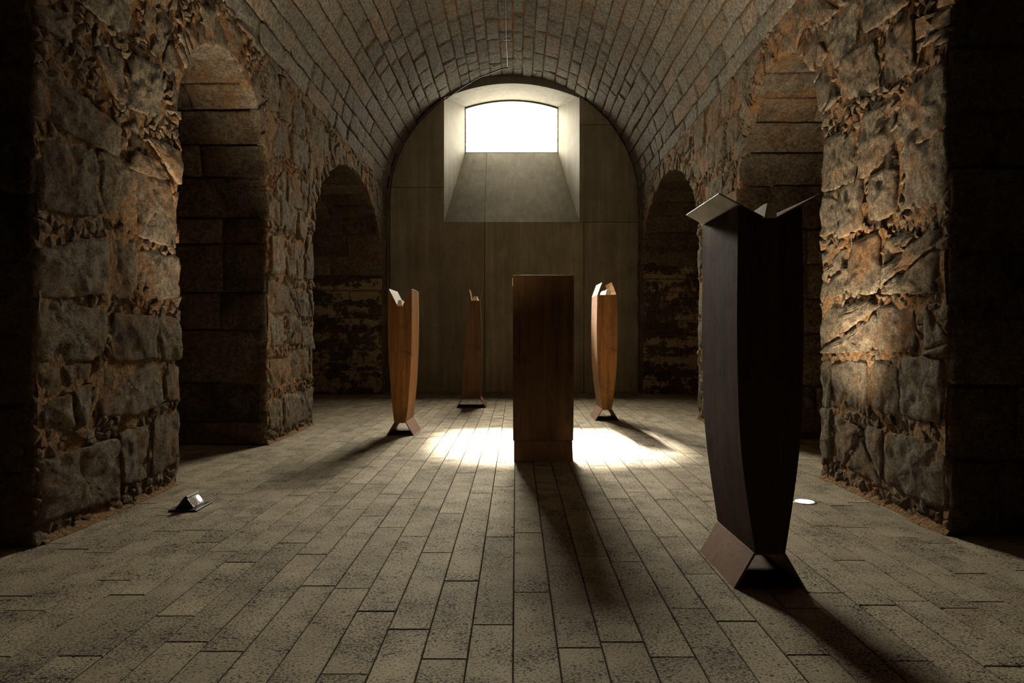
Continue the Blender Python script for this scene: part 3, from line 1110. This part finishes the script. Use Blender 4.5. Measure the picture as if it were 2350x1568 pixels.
def sculpture(label, loc, rz, left, right, notch, wings, foot, block, L=.58, mats=None, foot_len=None, group=None, proud=.008):
    mb, mw, mf = mats
    root = empty('steel_sculpture', loc, rz)
    tag(root, label, 'sculpture', 'rusted steel sculptures in the vaulted hall')
    l = smooth_curve(left); r = smooth_curve(right)
    poly = r + [(x, z) for x, z in notch] + l[::-1]
    prism('body', poly, -L / 2, L / 2, mb, root)
    for a, b, side in wings:
        plate('wing', a, b, -L / 2, L / 2, .007, side, mw, root)
    # foot: a folded plate open at both ends, with its bottom sheet
    wb, wt, h, cx = foot
    fl = (foot_len or L - .016) / 2
    th = .008
    for s in (-1, 1):
        prism('foot_plate', [(cx + s * wb, 0), (cx + s * wt, h), (cx + s * (wt - th * 1.6), h), (cx + s * (wb - th * 1.6), 0)], -fl, fl, mf, root, .001)
    prism('foot_sheet', [(cx - wb + .012, 0.0), (cx + wb - .012, 0.0), (cx + wb - .02, .008), (cx - wb + .02, .008)], -fl, fl, M_rust_dark, root, 0)
    prism('top_sheet', [(cx - wt + .006, h - .008), (cx + wt - .006, h - .008), (cx + wt, h - .0005), (cx - wt, h - .0005)], -fl, fl, mf, root, 0)
    # pale stone wedge lying in the notch
    bx, bz, bw, bt, bh = block
    V, Fc = [], []
    ys = np.linspace(-L / 2 - proud, L / 2 - .004, 12)
    for i, y in enumerate(ys):
        k = 1 + (.10 * math.sin(y * 13 + loc[0] * 5) - .06 * (i > 5)) * (0 if i == 0 else 1)
        V += [(bx - bw, y, bz), (bx + bw, y, bz), (bx + bt, y, bz + bh * k), (bx - bt, y, bz + bh * k)]
    for i in range(len(ys) - 1):
        for j in range(4):
            a = 4 * i + j; b = 4 * i + (j + 1) % 4
            Fc.append((a, b, b + 4, a + 4))
    Fc += [(3, 2, 1, 0), tuple(range(len(V) - 4, len(V)))]
    o = mesh_obj('stone_wedge', V, Fc, M_block, root)
    o['label'] = 'pale limestone wedge lying in the notch'
    m = o.modifiers.new('edge', 'BEVEL'); m.width = .003; m.segments = 2; m.limit_method = 'ANGLE'; m.angle_limit = .6
    return root

def mir(pts): return [(-x, z) for x, z in pts]

# E: near one on the right
rE = [(.071, .165), (.081, .23), (.107, .40), (.131, .58), (.147, .76), (.155, .98), (.159, 1.24), (.157, 1.50), (.153, 1.815)]
sculpture('tall dark steel sculpture nearest the camera, flat wings spread open at its top', (1.200, 3.55, 0), math.radians(1.0),
          mir(rE), rE, [(.035, 1.755), (-.035, 1.755)],
          [((.035, 1.757), (.245, 1.869), 1), ((-.035, 1.757), (-.247, 1.869), -1)],
          (.172, .076, .165, 0), (.0, 1.757, .031, .017, .070), L=.58, mats=(M_rust_dark, M_wing, M_rust_base))
# C: middle one, broad side to the camera
rC = [(.071, .184), (.10, .38), (.128, .58), (.145, .80), (.156, 1.1), (.16, 1.4), (.165, 1.765)]
sculpture('broad rectangular steel sculpture standing in the middle of the sunlit patch', (.262, 6.705, 0), math.radians(-90),
          mir(rC), rC, [(.035, 1.685), (-.035, 1.685)],
          [((.035, 1.687), (.166, 1.768), 1), ((-.035, 1.687), (-.166, 1.768), -1)],
          (.165, .074, .184, 0), (0, 1.687, .031, .017, .07), L=.58, mats=(M_rust_mid, M_rust_mid, M_rust_base), foot_len=.562)
# A: left one with tall upright tips
rA = [(.069, .159), (.085, .28), (.105, .47), (.122, .694), (.134, .95), (.1405, 1.195), (.142, 1.45), (.1395, 1.75)]
sculpture('rust brown steel sculpture at the left with a deep pointed V notch', (-1.385, 8.53, 0), math.radians(-.6),
          mir(rA), rA, [(.035, 1.548), (-.035, 1.548)],
          [((.036, 1.55), (.1395, 1.757), 1), ((-.036, 1.55), (-.1395, 1.757), -1)],
          (.165, .072, .159, 0), (0, 1.55, .031, .019, .072), L=.58, mats=(M_rust, M_wing, M_rust_base))
# B: far one, wide at the foot and narrow at the top
lB = [(-.150, .156), (-.148, .4), (-.125, .73), (-.086, 1.2), (-.047, 1.535), (-.006, 1.775)]
rB = [(.156, .156), (.163, .45), (.167, .73), (.168, 1.2), (.156, 1.535), (.137, 1.775)]
sculpture('far steel sculpture in front of the concrete wall, wide foot and narrow horned top', (-.745, 11.67, 0), math.radians(1.0),
          lB, rB, [],
          [((-.001, 1.775), (-.038, 1.967), -1), ((.137, 1.755), (.180, 1.955), 1)],
          (.25, .155, .156, 0), (.066, 1.776, .045, .028, .07), L=.56, mats=(M_rust_mid, M_rust_base, M_rust_base))
# D: right one with wings leaning inwards
rD = [(.066, .160), (.083, .28), (.106, .45), (.124, .606), (.139, .85), (.1465, 1.19), (.146, 1.45), (.138, 1.771)]
sculpture('bright orange steel sculpture at the right with wings leaning together above a white wedge', (1.278, 9.99, 0), math.radians(1.2),
          mir(rD), rD, [],
          [((.138, 1.771), (.072, 1.948), 1), ((-.138, 1.771), (-.072, 1.948), -1)],
          (.169, .070, .160, 0), (.012, 1.772, .037, .019, .076), L=.60, mats=(M_rust, M_rust, M_rust_base))

# ------------------------------------------------------------------ cable
def tube(pts, r, n=6):
    P = [Vector(p) for p in pts]; V = []; Fc = []
    for i, p in enumerate(P):
        t = (P[min(i + 1, len(P) - 1)] - P[max(i - 1, 0)]).normalized()
        up = Vector((0, 0, 1)) if abs(t.z) < .9 else Vector((0, 1, 0))
        a = t.cross(up).normalized(); b = t.cross(a)
        for k in range(n):
            an = 2 * PI * k / n
            V.append(tuple(p + (a * math.cos(an) + b * math.sin(an)) * r))
    for i in range(len(P) - 1):
        for k in range(n):
            Fc.append((i * n + k, i * n + (k + 1) % n, (i + 1) * n + (k + 1) % n, (i + 1) * n + k))
    Fc += [tuple(range(n))[::-1], tuple(range((len(P) - 1) * n, len(P) * n))]
    return V, Fc
rc = R - .075
cp = []
for i in range(14):
    cp.append((-.17 + .006 * math.sin(i), 6.5 + (13.85 - 6.5) * i / 13, ZC + math.sqrt(rc ** 2 - (-.15 - XC) ** 2)))
V, Fc = tube(cp, .008)
c1 = mesh_obj('electric_conduit', V, Fc, M_conduit, smooth=True)
tag(c1, 'thin grey conduit running along the crown of the vault', 'conduit')
V, Fc = [], []
for yy in (8.6, 11.0, 12.6):
    b = len(V); v2, f2 = tube([(-.21, yy, ZC + rc + .004), (-.10, yy, ZC + rc + .004)], .016, 6)
    mesh_obj('clip', v2, f2, M_conduit, c1)
cp = [(-.16, 13.9, ZC + rc - .005)]
for i in range(1, 30):
    s = i / 29
    ph = math.radians(88 - 88 * s)
    yy = 13.9 + (YE - .06 - 13.9) * min(1, s * 3.2)
    cp.append((XC - rc * math.cos(ph), yy, ZC + rc * math.sin(ph) + .006 * math.sin(i * 1.7)))
for i in range(1, 10):
    cp.append((XC - rc, YE - .06, ZC - (ZC - .03) * i / 9))
V, Fc = tube(cp, .012)
c2 = mesh_obj('electric_cable', V, Fc, M_cable, smooth=True)
tag(c2, 'black cable following the left edge of the end arch down to the floor', 'cable')
for i in (3, 6, 10, 16, 24):
    p0 = Vector(cp[i]); d = (Vector(cp[i + 1]) - p0).normalized() * .02
    v2, f2 = tube([tuple(p0 - d), tuple(p0 + d)], .019, 6)
    mesh_obj('clip', v2, f2, M_cable, c2)

# ------------------------------------------------------------------ small lamps
def disc(r0, r1, z0, z1, n=28):
    V, Fc = [], []
    for k in range(n):
        a = 2 * PI * k / n; c, s = math.cos(a), math.sin(a)
        V += [(r1 * c, r1 * s, z0), (r1 * c, r1 * s, z1 - .001), (r1 * .985 * c, r1 * .985 * s, z1), (r0 * c, r0 * s, z1), (r0 * c, r0 * s, z0)]
    for k in range(n):
        a = 5 * k; b = 5 * ((k + 1) % n)
        for j in range(4): Fc.append((a + j, b + j, b + j + 1, a + j + 1))
    if r0 < 1e-4: pass
    return V, Fc
gx, gy = (1846 - VX) * HC / (1152.5 - VY), HC * F / (1152.5 - VY)
g_ = empty('ground_light', (gx, gy, 0))
tag(g_, 'glowing round ground light set in the floor by the right wall', 'lamp')
V, Fc = disc(.066, .084, 0.0012, .005); mesh_obj('ring', V, Fc, M_ring, g_)
V, Fc = disc(.0, .0665, 0.0012, .0045); mesh_obj('lens', V, Fc, M_litwarm, g_)
gl_ = bpy.data.lights.new('ground_lamp', 'SPOT')
gl_.energy = 520.0; gl_.spot_size = math.radians(84); gl_.spot_blend = 1.0; gl_.color = (1.0, .78, .52); gl_.shadow_soft_size = .06
go = bpy.data.objects.new('ground_lamp', gl_); COL.objects.link(go); go.parent = g_
go.location = (0, 0, .02); go.rotation_euler = Vector((-.06, .22, 1)).to_track_quat('-Z', 'Y').to_euler()

lx, ly = -2.262, 4.80
w_ = empty('floor_lamp_fixture', (lx, ly, 0), math.radians(0))
tag(w_, 'small black wedge shaped floor fixture with a lit lens near the left wall', 'lamp')
V, Fc = [], []
slab_box(V, Fc, -.100, .090, -.125, .125, .001, .013); mesh_obj('base_plate', V, Fc, M_black, w_)
prism('housing', [(-.070, .013), (.052, .013), (.052 - .006, .020), (-.006, .090), (-.012, .090)], -.085, .085, M_black, w_)
# sloping face: from (-.006,.090) to (.048,.018)
ax, az, bx_, bz_ = -.004, .090, .050, .0175
sx, sz = bx_ - ax, bz_ - az; ll = math.hypot(sx, sz); nx, nz = -sz / ll, sx / ll
nx, nz = abs(nx), abs(nz)
def on(t, y, o): return (ax + sx * t + nx * o, y, az + sz * t + nz * o)
def facebox(name, t0, t1, y0, y1, o0, o1, mat, par):
    V = [on(t0, y0, o0), on(t1, y0, o0), on(t1, y1, o0), on(t0, y1, o0), on(t0, y0, o1), on(t1, y0, o1), on(t1, y1, o1), on(t0, y1, o1)]
    return mesh_obj(name, V, [(4, 5, 6, 7), (0, 1, 5, 4), (1, 2, 6, 5), (2, 3, 7, 6), (3, 0, 4, 7)], mat, par)
for (ya, yb, lit) in ((-.083, .012, False), (.018, .078, True)):
    bz2 = facebox('bezel', .16, .97, ya, yb, .0, .006, M_cream, w_)
    V = []; n = 20; yc = (ya + yb) / 2; hr = (yb - ya) / 2 * .80
    for k in range(n):
        an = 2 * PI * k / n
        V.append(on(.56 + math.sin(an) * hr / ll, yc + math.cos(an) * hr, .0075))
    for k in range(n):
        an = 2 * PI * k / n
        V.append(on(.56 + math.sin(an) * hr / ll, yc + math.cos(an) * hr, .004))
    mesh_obj('lens', V, [tuple(range(n))] + [(i, (i + 1) % n, n + (i + 1) % n, n + i) for i in range(n)], M_lit if lit else M_lensoff, w_)
facebox('hood', -.03, .14, -.087, .087, .0, .014, M_black, w_)

fl_ = bpy.data.lights.new('fixture_lamp', 'SPOT')
fl_.energy = 800.0; fl_.spot_size = math.radians(84); fl_.spot_blend = 1.0; fl_.color = (1.0, .80, .55); fl_.shadow_soft_size = .05
fo = bpy.data.objects.new('fixture_lamp', fl_); COL.objects.link(fo); fo.parent = w_
fo.location = on(.55, .048, .06); fo.rotation_euler = Vector((.34, .30, 1.0)).to_track_quat('-Z', 'Y').to_euler()
